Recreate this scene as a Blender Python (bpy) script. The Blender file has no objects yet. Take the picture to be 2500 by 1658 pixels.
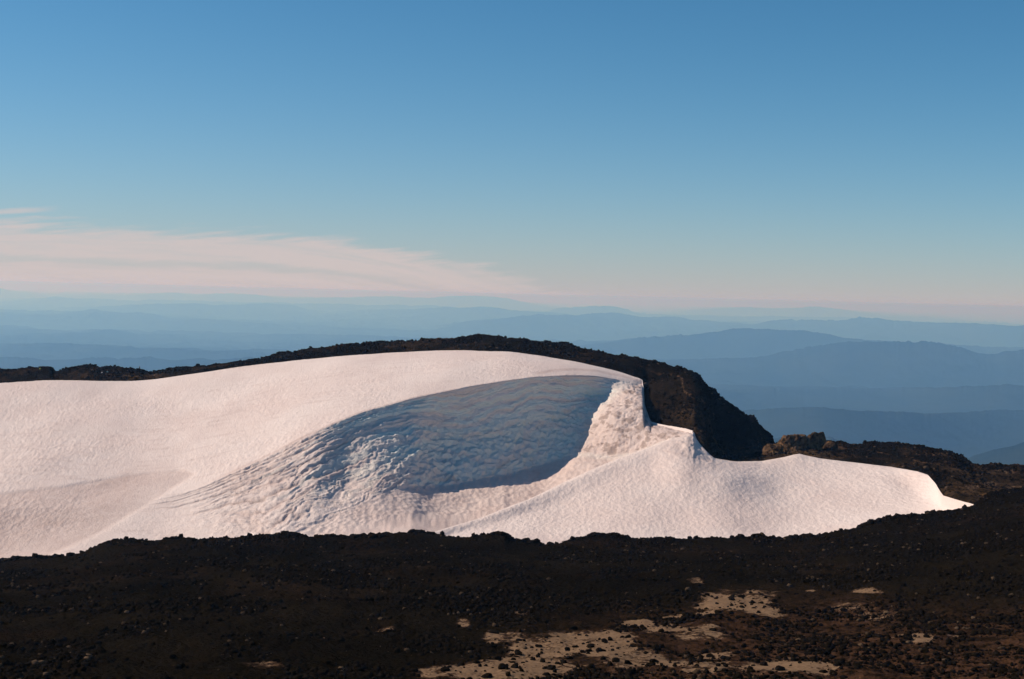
import bpy, math, random
import numpy as np
from mathutils import Matrix, Vector

# ------------------------------------------------------------------ camera, sky, sun, exposure
scene = bpy.context.scene
COL = scene.collection
W, H, F = 2500.0, 1658.0, 3472.0            # photograph pixels, focal length in pixels (50 mm on 36 mm)
PITCH, ROLL = math.radians(-1.80), math.radians(1.4)
S = 3.0                                     # metres per layout unit of depth

fw = np.array([0.0, math.cos(PITCH), math.sin(PITCH)])
up0 = np.array([0.0, -math.sin(PITCH), math.cos(PITCH)])
rt0 = np.array([1.0, 0.0, 0.0])
cr, sr = math.cos(ROLL), math.sin(ROLL)
RT = cr*rt0 + sr*up0
UP = -sr*rt0 + cr*up0

cam_d = bpy.data.cameras.new("camera")
cam = bpy.data.objects.new("camera", cam_d)
COL.objects.link(cam)
cam_d.lens = 50; cam_d.sensor_width = 36
cam_d.clip_start = 0.5; cam_d.clip_end = 600000
m = Matrix(((RT[0], UP[0], -fw[0], 0), (RT[1], UP[1], -fw[1], 0), (RT[2], UP[2], -fw[2], 0), (0, 0, 0, 1)))
cam.matrix_world = m
scene.camera = cam

SUN_AZ, SUN_EL = math.radians(-78), math.radians(38)   # azimuth from the view axis (+Y), negative = left
sdir = Vector((math.sin(SUN_AZ)*math.cos(SUN_EL), math.cos(SUN_AZ)*math.cos(SUN_EL), math.sin(SUN_EL)))
sun_d = bpy.data.lights.new("sun", 'SUN')
sun = bpy.data.objects.new("sun", sun_d); COL.objects.link(sun)
sun_d.energy = 4.3; sun_d.angle = math.radians(0.6); sun_d.color = (1.0, 0.82, 0.66)
sun.rotation_euler = sdir.to_track_quat('Z', 'Y').to_euler()
sun.location = (-60, 20, 60)

vs = scene.view_settings
scene.display_settings.display_device = 'sRGB'
vs.view_transform = 'Standard'; vs.look = 'None'; vs.gamma = 1; vs.use_curve_mapping = False
vs.exposure = 0.21
scene.render.engine = 'CYCLES'
cy = scene.cycles
cy.use_denoising = True
cy.denoiser = 'OPENIMAGEDENOISE'
cy.denoising_input_passes = 'RGB_ALBEDO_NORMAL'
cy.denoising_prefilter = 'ACCURATE'
cy.use_adaptive_sampling = False
cy.volume_bounces = 1
cy.max_bounces = 5
cy.diffuse_bounces = 4

class NT:
    def __init__(s, nt): s.nt = nt; s.nt.nodes.clear()
    def n(s, t, **kw):
        nd = s.nt.nodes.new(t)
        for k, v in kw.items():
            if k.startswith('i_'):
                key = k[2:]
                key = int(key) if key.isdigit() else key
                s.put(nd.inputs[key], v)
            else: setattr(nd, k, v)
        return nd
    def put(s, sock, v):
        if isinstance(v, bpy.types.NodeSocket): s.nt.links.new(v, sock)
        elif isinstance(v, bpy.types.Node): s.nt.links.new(v.outputs[0], sock)
        else: sock.default_value = v
    def math(s, op, a, b=0.0, c=None, clamp=False):
        nd = s.nt.nodes.new('ShaderNodeMath'); nd.operation = op; nd.use_clamp = clamp
        s.put(nd.inputs[0], a); s.put(nd.inputs[1], b)
        if c is not None: s.put(nd.inputs[2], c)
        return nd.outputs[0]
    def sstep(s, a, lo, hi, o0=0.0, o1=1.0):
        nd = s.nt.nodes.new('ShaderNodeMapRange'); nd.interpolation_type = 'SMOOTHSTEP'
        for i, v in enumerate((a, lo, hi, o0, o1)): s.put(nd.inputs[i], v)
        return nd.outputs[0]
    def mix(s, f, a, b, mode='MIX'):
        nd = s.nt.nodes.new('ShaderNodeMix'); nd.data_type = 'RGBA'; nd.blend_type = mode
        s.put(nd.inputs[0], f); s.put(nd.inputs[6], a); s.put(nd.inputs[7], b)
        return nd.outputs[2]
    def noise(s, vec, scale, detail=4, rough=.55, lac=2.0):
        nd = s.nt.nodes.new('ShaderNodeTexNoise')
        s.put(nd.inputs['Vector'], vec); nd.inputs['Scale'].default_value = scale
        nd.inputs['Detail'].default_value = detail; nd.inputs['Roughness'].default_value = rough
        nd.inputs['Lacunarity'].default_value = lac
        return nd.outputs[0]

def c4(r, g, b): return (r, g, b, 1)

world = bpy.data.worlds.new("World"); scene.world = world; world.use_nodes = True
t = NT(world.node_tree)
sky = t.n('ShaderNodeTexSky', sky_type='NISHITA', sun_disc=False, sun_elevation=SUN_EL, sun_rotation=SUN_AZ,
          altitude=2400, air_density=1.0, dust_density=1.2, ozone_density=3.0)
co = t.n('ShaderNodeTexCoord')
nrm = t.n('ShaderNodeVectorMath', operation='NORMALIZE'); t.put(nrm.inputs[0], co.outputs['Generated'])
sep = t.n('ShaderNodeSeparateXYZ'); t.put(sep.inputs[0], nrm)
az = t.math('ARCTAN2', sep.outputs[0], sep.outputs[1])
el = t.math('ARCSINE', sep.outputs[2])
# band of dust and smoke low over the horizon, thicker on the sun's side
elp = t.math('MAXIMUM', el, 0.0)
azf = t.sstep(az, -0.6, 0.6, 1.0, 0.0)
k1 = t.math('MULTIPLY_ADD', azf, -5.0, 19.0)
lowhaze = t.math('EXPONENT', t.math('MULTIPLY', t.math('MULTIPLY', elp, k1), -1.0))
base = t.mix(1.0, sky.outputs[0], c4(0.31, 0.70, 0.79), 'MULTIPLY')
HZ = (4.6, 4.0, 3.98)
base = t.mix(t.math('MULTIPLY', lowhaze, 0.93), base, c4(*HZ))
# thin cirrus sheet on the left
cv = t.n('ShaderNodeCombineXYZ'); t.put(cv.inputs[0], t.math('MULTIPLY', az, 1.0)); t.put(cv.inputs[1], t.math('MULTIPLY_ADD', az, -1.2, t.math('MULTIPLY', el, 11.0)))
n1 = t.noise(cv, 7.0, 6, .6)
n2 = t.noise(cv, 26.0, 5, .65)
nn = t.math('ADD', t.math('MULTIPLY', t.math('SUBTRACT', n1, .5), .034), t.math('MULTIPLY', t.math('SUBTRACT', n2, .5), .022))
# upper edge of the sheet: about 3 degrees up on the left, sinking to the right
azp = t.math('MAXIMUM', t.math('ADD', az, 0.2), 0.0)
bow = t.math('MULTIPLY', t.math('MULTIPLY', azp, azp), -0.67)
edge = t.math('ADD', bow, 0.0405)
d = t.math('ADD', t.math('SUBTRACT', edge, el), nn)
cl = t.sstep(d, -0.004, 0.009)
cl = t.math('MULTIPLY', cl, t.sstep(az, -0.10, 0.20, 1.0, 0.1))
# a clear strip inside the sheet
strip = t.math('SUBTRACT', el, t.math('ADD', bow, 0.0160))
strip = t.math('ABSOLUTE', t.math('ADD', strip, t.math('MULTIPLY', nn, .35)))
cl = t.math('MULTIPLY', cl, t.sstep(strip, 0.0, 0.0042, 0.42, 1.0))
cv2 = t.n('ShaderNodeCombineXYZ'); t.put(cv2.inputs[0], t.math('MULTIPLY', az, 3.0)); t.put(cv2.inputs[1], t.math('MULTIPLY_ADD', az, 1.5, t.math('MULTIPLY', t.math('SUBTRACT', el, bow), 55.0)))
stk = t.noise(cv2, 3.2, 5, .62)
cl = t.math('MULTIPLY', cl, t.sstep(stk, .34, .56, .68, 1.0))
cl = t.math('MULTIPLY', cl, t.sstep(az, -0.8, -0.5, 0.0, 1.0))
# a small detached wisp above the sheet
w1 = t.math('SUBTRACT', el, t.math('MULTIPLY_ADD', az, 0.11, 0.0850))
w1 = t.math('ABSOLUTE', t.math('ADD', w1, t.math('MULTIPLY', nn, .25)))
wi = t.math('MULTIPLY', t.sstep(w1, 0.0, 0.0035, 1.0, 0.0), t.sstep(az, -0.335, -0.305, 1.0, 0.0))
cl = t.math('MAXIMUM', cl, t.math('MULTIPLY', wi, .7))
base = t.mix(t.math('MULTIPLY', cl, 0.80), base, c4(5.7, 4.8, 4.65))
bg = t.n('ShaderNodeBackground'); t.put(bg.inputs[0], base); bg.inputs[1].default_value = 0.1
t.put(bg.inputs[0], t.mix(t.sstep(el, -0.12, -0.01), c4(.5, .5, .55), base))
out = t.n('ShaderNodeOutputWorld'); t.put(out.inputs[0], bg)

# ------------------------------------------------------------------ helpers
def level(x): return 720 + 0.0244*(np.asarray(x, float)-1250)
def unproj(x, y, r):
    """photograph pixel and depth (layout units) to a world point in metres"""
    x = np.asarray(x, float); y = np.asarray(y, float); r = np.asarray(r, float)*S
    a = (x-W/2)/F; b = -(y-H/2)/F
    P = fw[None, :] + a.reshape(-1, 1)*RT + b.reshape(-1, 1)*UP
    return (P*r.reshape(-1, 1)).reshape(x.shape+(3,))
def ip(pts, x):
    p = np.array(pts, float); return np.interp(x, p[:, 0], p[:, 1])
def smooth(a, s):
    n = int(s*3); k = np.exp(-0.5*(np.arange(-n, n+1)/s)**2); k /= k.sum()
    return np.convolve(np.pad(a, n, mode='edge'), k, mode='valid')
def sst(a, lo, hi):
    v = np.clip((a-lo)/(hi-lo), 0, 1); return v*v*(3-2*v)

def _h(ix, iy, iz, seed):
    h = (ix.astype(np.int64)*374761393 + iy.astype(np.int64)*668265263 + iz.astype(np.int64)*2147483647 + seed*1274126177) & 0xFFFFFFFF
    h = ((h ^ (h >> 13))*1274126177) & 0xFFFFFFFF
    h = (h ^ (h >> 16)) & 0xFFFFFFFF
    h = (h*2246822519) & 0xFFFFFFFF
    return ((h ^ (h >> 15)) & 0xFFFFFF)/float(0xFFFFFF)
def vnoise(x, y, z, seed=0):
    x = np.asarray(x, float); y = np.asarray(y, float)+0*x; z = np.asarray(z, float)+0*x
    ix = np.floor(x); iy = np.floor(y); iz = np.floor(z)
    fx = x-ix; fy = y-iy; fz = z-iz
    ux = fx*fx*fx*(fx*(fx*6-15)+10); uy = fy*fy*fy*(fy*(fy*6-15)+10); uz = fz*fz*fz*(fz*(fz*6-15)+10)
    r = 0
    for dz in (0, 1):
        wz = uz if dz else 1-uz
        for dy in (0, 1):
            wy = uy if dy else 1-uy
            for dx in (0, 1):
                wx = ux if dx else 1-ux
                r = r + _h(ix+dx, iy+dy, iz+dz, seed)*wx*wy*wz
    return r*2-1
def fbm(x, y, z, oct=4, gain=.5, seed=0):
    a = 1.0; s = 0; k = 1.0; tot = 0
    for o in range(oct):
        s = s + a*vnoise(x*k+o*17.3, y*k+o*5.1, z*k+o*9.7, seed+o); tot += a
        a *= gain; k *= 2.03
    return s/tot*1.6
def worley(x, y, seed=0):
    ix = np.floor(x); iy = np.floor(y); best = np.full(x.shape, 9.0)
    for dy in (-1, 0, 1):
        for dx in (-1, 0, 1):
            cx = ix+dx; cyy = iy+dy
            px = cx+_h(cx, cyy, cx*0, seed); py = cyy+_h(cx, cyy, cx*0, seed+7)
            best = np.minimum(best, (px-x)**2+(py-y)**2)
    return np.sqrt(best)

def pchip_rows(K, n):
    """K: (k, N) key values -> rows; n[i] rows between key i and i+1"""
    k = K.shape[0]
    d = np.diff(K, axis=0)
    mtan = np.zeros_like(K)
    mtan[0] = d[0]; mtan[-1] = d[-1]
    for i in range(1, k-1):
        a, b = d[i-1], d[i]
        ok = a*b > 0
        mtan[i] = np.where(ok, 2*a*b/np.where(ok, a+b, 1), 0)
    rows = []
    for i in range(k-1):
        for j in range(n[i]):
            u = j/n[i]
            h00 = 2*u**3-3*u**2+1; h10 = u**3-2*u**2+u; h01 = -2*u**3+3*u**2; h11 = u**3-u**2
            rows.append(h00*K[i]+h10*mtan[i]+h01*K[i+1]+h11*mtan[i+1])
    rows.append(K[-1])
    return np.array(rows)
def loft(xs, Y, R, n, sharp=()):
    """columns xs; key curves (pixel rows Y, depths R); keys in sharp are creases"""
    Y = np.array(Y); R = np.array(R)
    cuts = [0]+sorted(sharp)+[len(Y)-1]
    ys = []; rs = []; ks = []
    for a, b in zip(cuts[:-1], cuts[1:]):
        yy = pchip_rows(Y[a:b+1], n[a:b]); rr = pchip_rows(R[a:b+1], n[a:b])
        kk = np.concatenate([np.arange(n[i])/n[i]+i for i in range(a, b)]+[[b]])
        if b != cuts[-1]: yy = yy[:-1]; rr = rr[:-1]; kk = kk[:-1]
        ys.append(yy); rs.append(rr); ks.append(kk)
    ys = np.vstack(ys); rs = np.vstack(rs); ks = np.concatenate(ks)
    X = np.broadcast_to(xs, ys.shape)
    P = unproj(X, ys, rs)
    return P, X, ys, ks
def grid_normals(P):
    du = np.gradient(P, axis=1); dv = np.gradient(P, axis=0)
    N = np.cross(du, dv); l = np.linalg.norm(N, axis=2, keepdims=True)
    return N/np.maximum(l, 1e-9)
def grid_mesh(name, P, mat, attrs=None, kind='structure', label=None, cat=None):
    nr, nc = P.shape[:2]
    me = bpy.data.meshes.new(name)
    me.vertices.add(nr*nc); me.vertices.foreach_set('co', P.reshape(-1).astype(np.float32))
    i = np.arange(nr-1)[:, None]*nc+np.arange(nc-1)[None, :]
    q = np.stack([i, i+1, i+nc+1, i+nc], -1).reshape(-1, 4)
    nf = len(q)
    me.loops.add(nf*4); me.loops.foreach_set('vertex_index', q.reshape(-1).astype(np.int32))
    me.polygons.add(nf); me.polygons.foreach_set('loop_start', (np.arange(nf)*4).astype(np.int32))
    me.polygons.foreach_set('loop_total', np.full(nf, 4, np.int32))
    me.polygons.foreach_set('use_smooth', np.ones(nf, bool))
    for k, v in (attrs or {}).items():
        at = me.attributes.new(k, 'FLOAT', 'POINT'); at.data.foreach_set('value', v.reshape(-1).astype(np.float32))
    me.update(calc_edges=True)
    me.materials.append(mat)
    o = bpy.data.objects.new(name, me); COL.objects.link(o)
    if kind: o['kind'] = kind
    if label: o['label'] = label
    if cat: o['category'] = cat
    return o

# ------------------------------------------------------------------ traced lines (photograph pixels)
FCREST = [(-900,1440),(-300,1400),(0,1372),(71,1364),(130,1361),(181,1356),(206,1349),(220,1340),(264,1327),(313,1322),(379,1325),(412,1318),(495,1317),
 (550,1313),(605,1310),(715,1310),(814,1314),(907,1313),(945,1304),(975,1303),(1006,1297),(1044,1303),(1065,1306),(1099,1315),(1154,1317),(1198,1310),
 (1231,1303),(1244,1316),(1288,1326),(1332,1330),(1365,1325),(1392,1317),(1475,1313),(1585,1315),(1607,1320),(1695,1315),(1860,1314),(1868,1320),
 (1942,1314),(1997,1306),(2080,1295),(2135,1276),(2190,1263),(2300,1249),(2376,1236),(2410,1216),(2440,1207),(2500,1195),(2700,1165),(3400,1100)]
TOP = [(-900,965),(-300,948),(0,937),(110,932),(220,931),(330,928),(412,921),(495,910),(605,894),(715,881),(825,871),(935,864),(1045,857),(1127,855),(1237,855),
 (1323,866),(1403,882),(1473,899),(1526,913),(1561,925),(1569,929),(1573,985),(1580,1008),(1589,1029),(1610,1036),(1642,1043),(1673,1049),(1694,1055)]
TOP_R = [(-900,150),(0,163),(600,166),(1130,162),(1400,157),(1500,155),(1569,152.5),(1573,147.5),(1580,144.6),(1589,142.2),(1610,141),(1642,139),(1694,134.5)]
LIP = [(-900,1270),(0,1243),(200,1238),(350,1226),(430,1206),(500,1183),(570,1152),(605,1136),(675,1103),(745,1067),(816,1036),(886,1008),(956,989),(1026,971),(1096,955),
 (1166,941),(1237,929),(1300,921),(1386,919),(1456,921),(1509,927),(1547,934),(1569,940),(1573,990),(1589,1034),(1642,1048),(1694,1060)]
LIP_R = [(-900,118),(0,121),(350,121.5),(500,123),(600,125),(700,127.5),(800,130.5),(900,134),(1063,138.5),(1166,141.5),(1300,145),(1456,149.5),(1569,152),(1573,147.2),(1580,144.3),(1589,141.9),(1610,140.7),(1642,138.7),(1694,134.2)]
WBOT = [(-900,1380),(0,1350),(300,1335),(500,1330),(600,1326),(690,1312),(760,1285),(850,1245),(925,1207),(1000,1187),(1063,1188),(1119,1181),(1193,1167),(1281,1148),
 (1351,1127),(1396,1111),(1440,1112),(1500,1118),(1560,1105),(1600,1085),(1642,1070),(1694,1066)]
WBOT_R = [(-900,112),(0,114.5),(500,111.5),(690,110.5),(760,113),(850,117),(925,121.5),(1000,127),(1063,132),(1193,137.5),(1300,141.3),(1345,142.4),(1370,142.2),(1440,140),(1500,138.4),(1560,137),(1600,136),(1642,135),(1694,133.8)]
LOBE = [(850,1375),(950,1340),(1010,1317),(1070,1295),(1175,1264),(1245,1236),(1298,1216),(1351,1190),(1421,1157),(1473,1134),(1526,1113),(1579,1095),(1614,1081),(1666,1064),(1694,1055),
 (1699,1068),(1712,1088),(1730,1108),(1745,1119),(1796,1127),(1859,1126),(1914,1116),(1938,1110),(1952,1108),(1968,1112),(2007,1120),(2092,1130),(2176,1140),(2240,1151),(2265,1159),(2284,1180),
 (2295,1199),(2303,1210),(2346,1223),(2377,1231),(2420,1262),(2600,1330),(3000,1420)]
LOBE_R = [(850,104),(950,108),(1070,112),(1245,118),(1400,125),(1526,129.5),(1694,134.5),(1699,134),(1712,132.5),(1730,131),(1742,130.3),(1796,132.5),(1859,136.5),(1952,139),(2092,136),(2176,132),(2265,124),(2284,119),(2303,110),(2346,104),(2377,100),(2420,97),(3000,90)]
SKYL = [(-900,960),(-300,925),(0,909),(44,908),(66,901),(80,903),(99,897),(122,894),(129,905),(150,902),(165,899),(176,896),(192,894),(215,892),(242,894),(258,894),(275,898),(308,903),(330,903),(340,901),(352,907),(374,908),
 (412,901),(440,896),(478,896),(550,890),(594,883),(632,876),(687,863),(720,856),(770,848),(825,846),(870,842),(935,835),(1045,830),(1100,825),(1130,824),(1182,820),(1210,822),(1237,826),(1300,829),(1310,831),(1392,843),
 (1475,860),(1557,879),(1629,892),(1660,897),(1684,904),(1706,920),(1730,942),(1750,959),(1783,984),(1810,1003),(1818,1014),(1838,1019),(1848,1035),(1860,1044),(1882,1066),(1889,1082),
 (1893,1088),(1915,1082),(1950,1080),(2004,1082),(2030,1077),(2040,1082),(2080,1083),(2100,1084),(2134,1085),(2150,1088),(2180,1086),(2217,1085),(2240,1088),(2272,1093),(2310,1098),(2327,1104),(2340,1112),(2354,1121),(2376,1132),(2437,1138),(2500,1137),
 (2700,1120),(3400,1080)]
SKYL_R = [(-900,170),(0,176),(300,178),(700,180),(1182,178),(1400,172),(1560,165),(1684,160),(1888,158),(1893,157),(2004,155),(2217,152),(2354,150),(2500,150),(3400,150)]
# snow edge followed by the rocks behind it
def edge_curve(x):
    tx = np.where(x < 1694, ip(TOP, x), ip(LOBE, x)); tr = np.where(x < 1694, ip(TOP_R, x), ip(LOBE_R, x))
    return tx, tr

# ------------------------------------------------------------------ materials
def mat_new(name):
    mt = bpy.data.materials.new(name); mt.use_nodes = True
    return mt, NT(mt.node_tree)
def bumpc(t, h, strength, dist, prev=None):
    b = t.n('ShaderNodeBump'); b.inputs['Strength'].default_value = strength; b.inputs['Distance'].default_value = dist
    t.put(b.inputs['Height'], h)
    if prev is not None: t.put(b.inputs['Normal'], prev)
    return b.outputs[0]

def mat_snow():
    mt, t = mat_new("old_snow")
    pos = t.n('ShaderNodeNewGeometry').outputs['Position']
    mp = t.n('ShaderNodeMapping'); t.put(mp.inputs[0], pos); mp.inputs['Scale'].default_value = (1, .75, 1.2)
    dirt_shade = t.n('ShaderNodeAttribute', attribute_name='dirt_shade').outputs['Fac']
    ice_fill = t.n('ShaderNodeAttribute', attribute_name='ice_fill').outputs['Fac']
    n_big = t.noise(mp, .045, 5, .6)
    n_mid = t.noise(mp, .55, 5, .65)
    n_fin = t.noise(mp, 2.2, 4, .7)
    col = t.mix(t.sstep(n_big, .35, .7), c4(.735, .64, .60), c4(.68, .57, .53))
    col = t.mix(t.math('MULTIPLY', t.sstep(n_fin, .56, .70), .42), col, c4(.44, .35, .31))
    dd = t.math('MULTIPLY', dirt_shade, t.sstep(n_mid, .3, .62, .55, 1.0), clamp=True)
    col = t.mix(t.math('MULTIPLY', dd, .9), col, c4(.47, .355, .32))
    col = t.mix(t.math('MULTIPLY', t.sstep(dirt_shade, .72, 1.0), .5), col, c4(.20, .15, .13))
    col = t.mix(t.math('MULTIPLY', ice_fill, .8, clamp=True), col, c4(.68, .745, .69))  # ice tint, made paler in place of fill light on the shaded wall
    bs = t.n('ShaderNodeBsdfPrincipled'); t.put(bs.inputs['Base Color'], col); bs.inputs['Roughness'].default_value = .75
    bs.inputs['Specular IOR Level'].default_value = .25
    nb = bumpc(t, n_mid, .28, .8); nb = bumpc(t, n_fin, .6, .28, nb)
    t.put(bs.inputs['Normal'], nb)
    o = t.n('ShaderNodeOutputMaterial'); t.put(o.inputs[0], bs)
    return mt

def mat_rock(name, far):
    mt, t = mat_new(name)
    pos = t.n('ShaderNodeNewGeometry').outputs['Position']
    sand = t.n('ShaderNodeAttribute', attribute_name='sand').outputs['Fac']
    red = t.n('ShaderNodeAttribute', attribute_name='red').outputs['Fac']
    nb_ = t.noise(pos, .05, 5, .6); nm = t.noise(pos, .6, 5, .65); nf = t.noise(pos, 2.6, 4, .7)
    col = t.mix(t.sstep(nb_, .35, .68), c4(.0068, .0052, .0028), c4(.0130, .0096, .0053))
    col = t.mix(t.math('MULTIPLY', t.sstep(nf, .60, .74), .40), col, c4(.075, .052, .036))
    rr = t.math('MULTIPLY', red, t.sstep(nm, .32, .62), clamp=True)
    col = t.mix(rr, col, c4(.085, .043, .024) if not far else c4(.12, .072, .038))
    # pale pumice sand: the mask carries the outline of each patch, the noise frays it
    sv = t.math('ADD', sand, t.math('MULTIPLY', t.math('SUBTRACT', nm, .5), 2.0))
    sv = t.math('ADD', sv, t.math('MULTIPLY', t.math('SUBTRACT', nf, .5), 1.3))
    sm = t.sstep(sv, .47, .64)
    col = t.mix(t.math('MULTIPLY', t.sstep(sv, .12, .50), t.sstep(sand, .05, .3, 0.0, .7)), col, c4(.070, .040, .025))
    scol = t.mix(t.sstep(nf, .35, .65), c4(.145, .092, .055), c4(.205, .135, .083))
    vp = t.n('ShaderNodeTexVoronoi'); t.put(vp.inputs['Vector'], pos); vp.inputs['Scale'].default_value = 2.3
    peb = t.math('MULTIPLY', t.sstep(vp.outputs['Distance'], .20, .30, 1.0, 0.0), t.sstep(t.noise(pos, .35, 3, .5), .38, .54))
    sm = t.math('MULTIPLY', sm, t.math('SUBTRACT', 1.0, peb))
    col = t.mix(sm, col, scol)
    bs = t.n('ShaderNodeBsdfPrincipled'); t.put(bs.inputs['Base Color'], col); bs.inputs['Roughness'].default_value = .95
    bs.inputs['Specular IOR Level'].default_value = .0
    rough = t.math('MULTIPLY_ADD', sm, -.8, 1.0)
    vor = t.n('ShaderNodeTexVoronoi'); t.put(vor.inputs['Vector'], pos); vor.inputs['Scale'].default_value = 1.6
    h = t.math('MULTIPLY', t.math('ADD', t.math('MULTIPLY', vor.outputs['Distance'], -.8), nf), rough)
    nb = bumpc(t, h, .9, .5)
    t.put(bs.inputs['Normal'], nb)
    o = t.n('ShaderNodeOutputMaterial'); t.put(o.inputs[0], bs)
    return mt

def mat_forest():
    mt, t = mat_new("forested_hills")
    pos = t.n('ShaderNodeNewGeometry').outputs['Position']
    n1 = t.noise(pos, .0012, 6, .6)
    n2 = t.noise(pos, .008, 4, .6)
    col = t.mix(t.sstep(n1, .35, .65), c4(.008, .016, .011), c4(.020, .030, .020))
    col = t.mix(t.math('MULTIPLY', t.sstep(n2, .55, .75), .35), col, c4(.035, .037, .028))
    bs = t.n('ShaderNodeBsdfDiffuse'); t.put(bs.inputs['Color'], col)
    t.put(bs.inputs['Normal'], bumpc(t, n2, .3, 40))
    o = t.n('ShaderNodeOutputMaterial'); t.put(o.inputs[0], bs)
    return mt

M_SNOW = mat_snow(); M_ROCK = mat_rock("lava_scree", False); M_RIM = mat_rock("lava_ridge", True); M_HILL = mat_forest()

# ------------------------------------------------------------------ far country: hills and ranges, one sheet each
RANGES = [  # (depth km, line)
 (8.5, [(-900,1120),(1500,1110),(1800,1084),(1890,1070),(1960,1066),(2030,1068),(2080,1084),(2200,1130),(2330,1131),(2380,1110),(2440,1090),(2500,1078),(3400,1050)]),
 (12, [(-900,990),(0,980),(900,1000),(1760,1012),(1830,1001),(1900,994),(2000,993),(2100,1002),(2250,1012),(2500,1000),(3400,985)]),
 (16.5, [(-900,872),(0,873),(150,874),(400,874),(560,875),(610,869),(650,875),(900,900),(1700,962),(1800,950),(1950,951),(2100,948),(2284,946),(2500,940),(3400,945)]),
 (22, [(-900,850),(0,843),(150,835),(400,850),(800,868),(1400,895),(1700,876),(1850,870),(1912,860),(1990,848),(2040,838),(2074,833),(2200,833),(2270,835),(2310,842),(2350,850),(2400,865),(2425,868),(2460,857),(2500,853),(3400,860)]),
 (30, [(-900,840),(0,825),(150,818),(200,812),(245,804),(270,802),(300,806),(340,815),(420,820),(520,828),(700,838),(1000,838),(1200,836),(1380,844),(1405,842),(1450,839),(1500,835),(1560,826),(1600,822),(1700,818),(1730,810),(1760,808),(1790,800),(1850,802),(1900,807),(1960,806),(2000,814),(2070,823),(2150,830),(2500,850),(3400,860)]),
 (46, [(-900,780),(0,767),(80,766),(130,770),(170,765),(200,760),(225,758),(260,763),(300,765),(345,764),(380,769),(420,776),(450,776),(530,784),(620,788),(700,791),(780,794),(900,800),(990,808),(1060,812),(1080,806),
   (1110,795),(1150,785),(1200,777),(1280,773),(1390,768),(1500,766),(1530,768),(1580,772),(1600,771),(1630,770),(1690,779),(1710,777),(1760,785),(1790,789),(1840,792),(1880,782),(1920,782),(1980,784),(2050,782),(2100,775),(2150,777),(2200,783),(2270,784),(2330,786),(2380,787),(2440,790),(2500,794),(3400,800)]),
 (60, [(-900,775),(0,760),(150,762),(250,752),(330,746),(380,741),(440,741),(520,746),(580,742),(650,740),(720,744),(760,757),(800,762),(860,758),(940,756),(1060,753),(1170,749),(1260,756),(1340,764),(1430,774),(1600,784),(2500,805),(3400,815)]),
 (76, [(-900,750),(0,738),(40,734),(100,728),(135,722),(180,727),(250,731),(330,735),(420,731),(560,739),(640,738),(700,740),(740,742),(830,741),(900,745),(985,744),(1000,747),(1040,743),(1060,746),(1090,750),(1200,757),(1340,763),
   (1372,752),(1410,750),(1450,747),(1490,750),(1530,756),(1560,768),(1650,772),(2060,776),(2500,800),(3400,805)]),
 (108, [(-900,725),(-60,690),(0,703),(10,706),(19,710),(45,713),(76,716),(95,720),(120,722),(160,720),(230,720),(310,721),(350,717),(420,716),(480,719),(530,717),(620,720),(680,727),(750,729),(870,727),(950,724),(1040,728),(1115,721),(1180,722),(1240,727),
   (1300,744),(1400,760),(1600,765),(1646,764),(1700,758),(1772,753),(1819,750),(1912,755),(1991,750),(2051,756),(2098,763),(2167,772),(2284,779),(2377,786),(2500,795),(3400,800)]),
]
xs = np.arange(-900, 3400.1, 3.2)
def far_sheet(name, part, first, last):
    Y = []; R = []; n = []
    jag = []
    prev_r = first
    for i, (km, line) in enumerate(part):
        rr = km*1000/S
        y = smooth(ip(line, xs), 1.2)
        # small relief of the skyline; sharper spurs on nearer ranges
        jag.append((1.0 if km < 50 else .6)*(5.0*fbm(xs/60., i*3.1, 0, 5, .6, seed=20+i) - 5.0*(1-np.abs(fbm(xs/24., i*4.7, 0, 4, .65, seed=60+i)))*sst(vnoise(xs/150., i*2.2, 0, 80+i), -.5, .5) + 2.6))
        rv = (prev_r+rr)/2
        zv = np.maximum(np.full_like(xs, 1150.0), 0)/(rv*S)
        yv = np.maximum(level(xs)+F*zv, y+3)
        Y += [yv, y]; R += [rv+0*xs, rr*(1+.10*vnoise(xs/420., i*7.7, 0, 50+i))]
        n += [34, 8] if i else [34, 8]
        prev_r = rr
    Y.append(level(xs)+F*1150/(last*S)+2); R.append(last+0*xs)
    Y.insert(0, level(xs)+F*1500/(first*S)); R.insert(0, first+0*xs)
    n = [20]+n
    n = [int(v) for v in n][:len(Y)-1]
    while len(n) < len(Y)-1: n.append(8)
    n = [10]+[26]*(len(Y)-2)
    P, X, ys, ks = loft(xs, Y, R, n)
    for i, jg in enumerate(jag):
        kc = 2*i+2
        ys = ys+jg[None, :]*np.exp(-np.abs((ks-kc)/.22))[:, None]
    Rr = (P@fw)/S
    P = unproj(X, ys, Rr)
    d = P[..., 1]
    xw = fbm(P[..., 0]/2600, P[..., 1]/2600, 0, 3, .5, seed=6)
    gul = 1-np.abs(fbm(P[..., 0]/1500+xw*1.5, P[..., 1]/3000+xw*1.5, 0, 4, .5, seed=9))*2
    slope_w = np.clip(np.minimum((ks % 2)/.7, 1), 0, 1)[:, None]*(ks > 1)[:, None]*np.clip(((-ks) % 2)/.5, 0, 1)[:, None]
    P[..., 2] += gul*slope_w*np.minimum(120, d*.0019)
    relief = fbm(P[..., 0]/1800, P[..., 1]/1800, 0, 6, .55, seed=5)
    crest = np.abs(((ks+1) % 2)-1)[:, None]           # 0 on the crests, 1 in the valleys
    P[..., 2] += relief*np.minimum(90, d*.0015)*np.clip(crest*3, 0, 1)
    return grid_mesh(name, P, M_HILL)
far_sheet("hills", RANGES[:5], 1500/S, 36000/S)
far_sheet("mountains", RANGES[5:], 36500/S, 240000/S)

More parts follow.
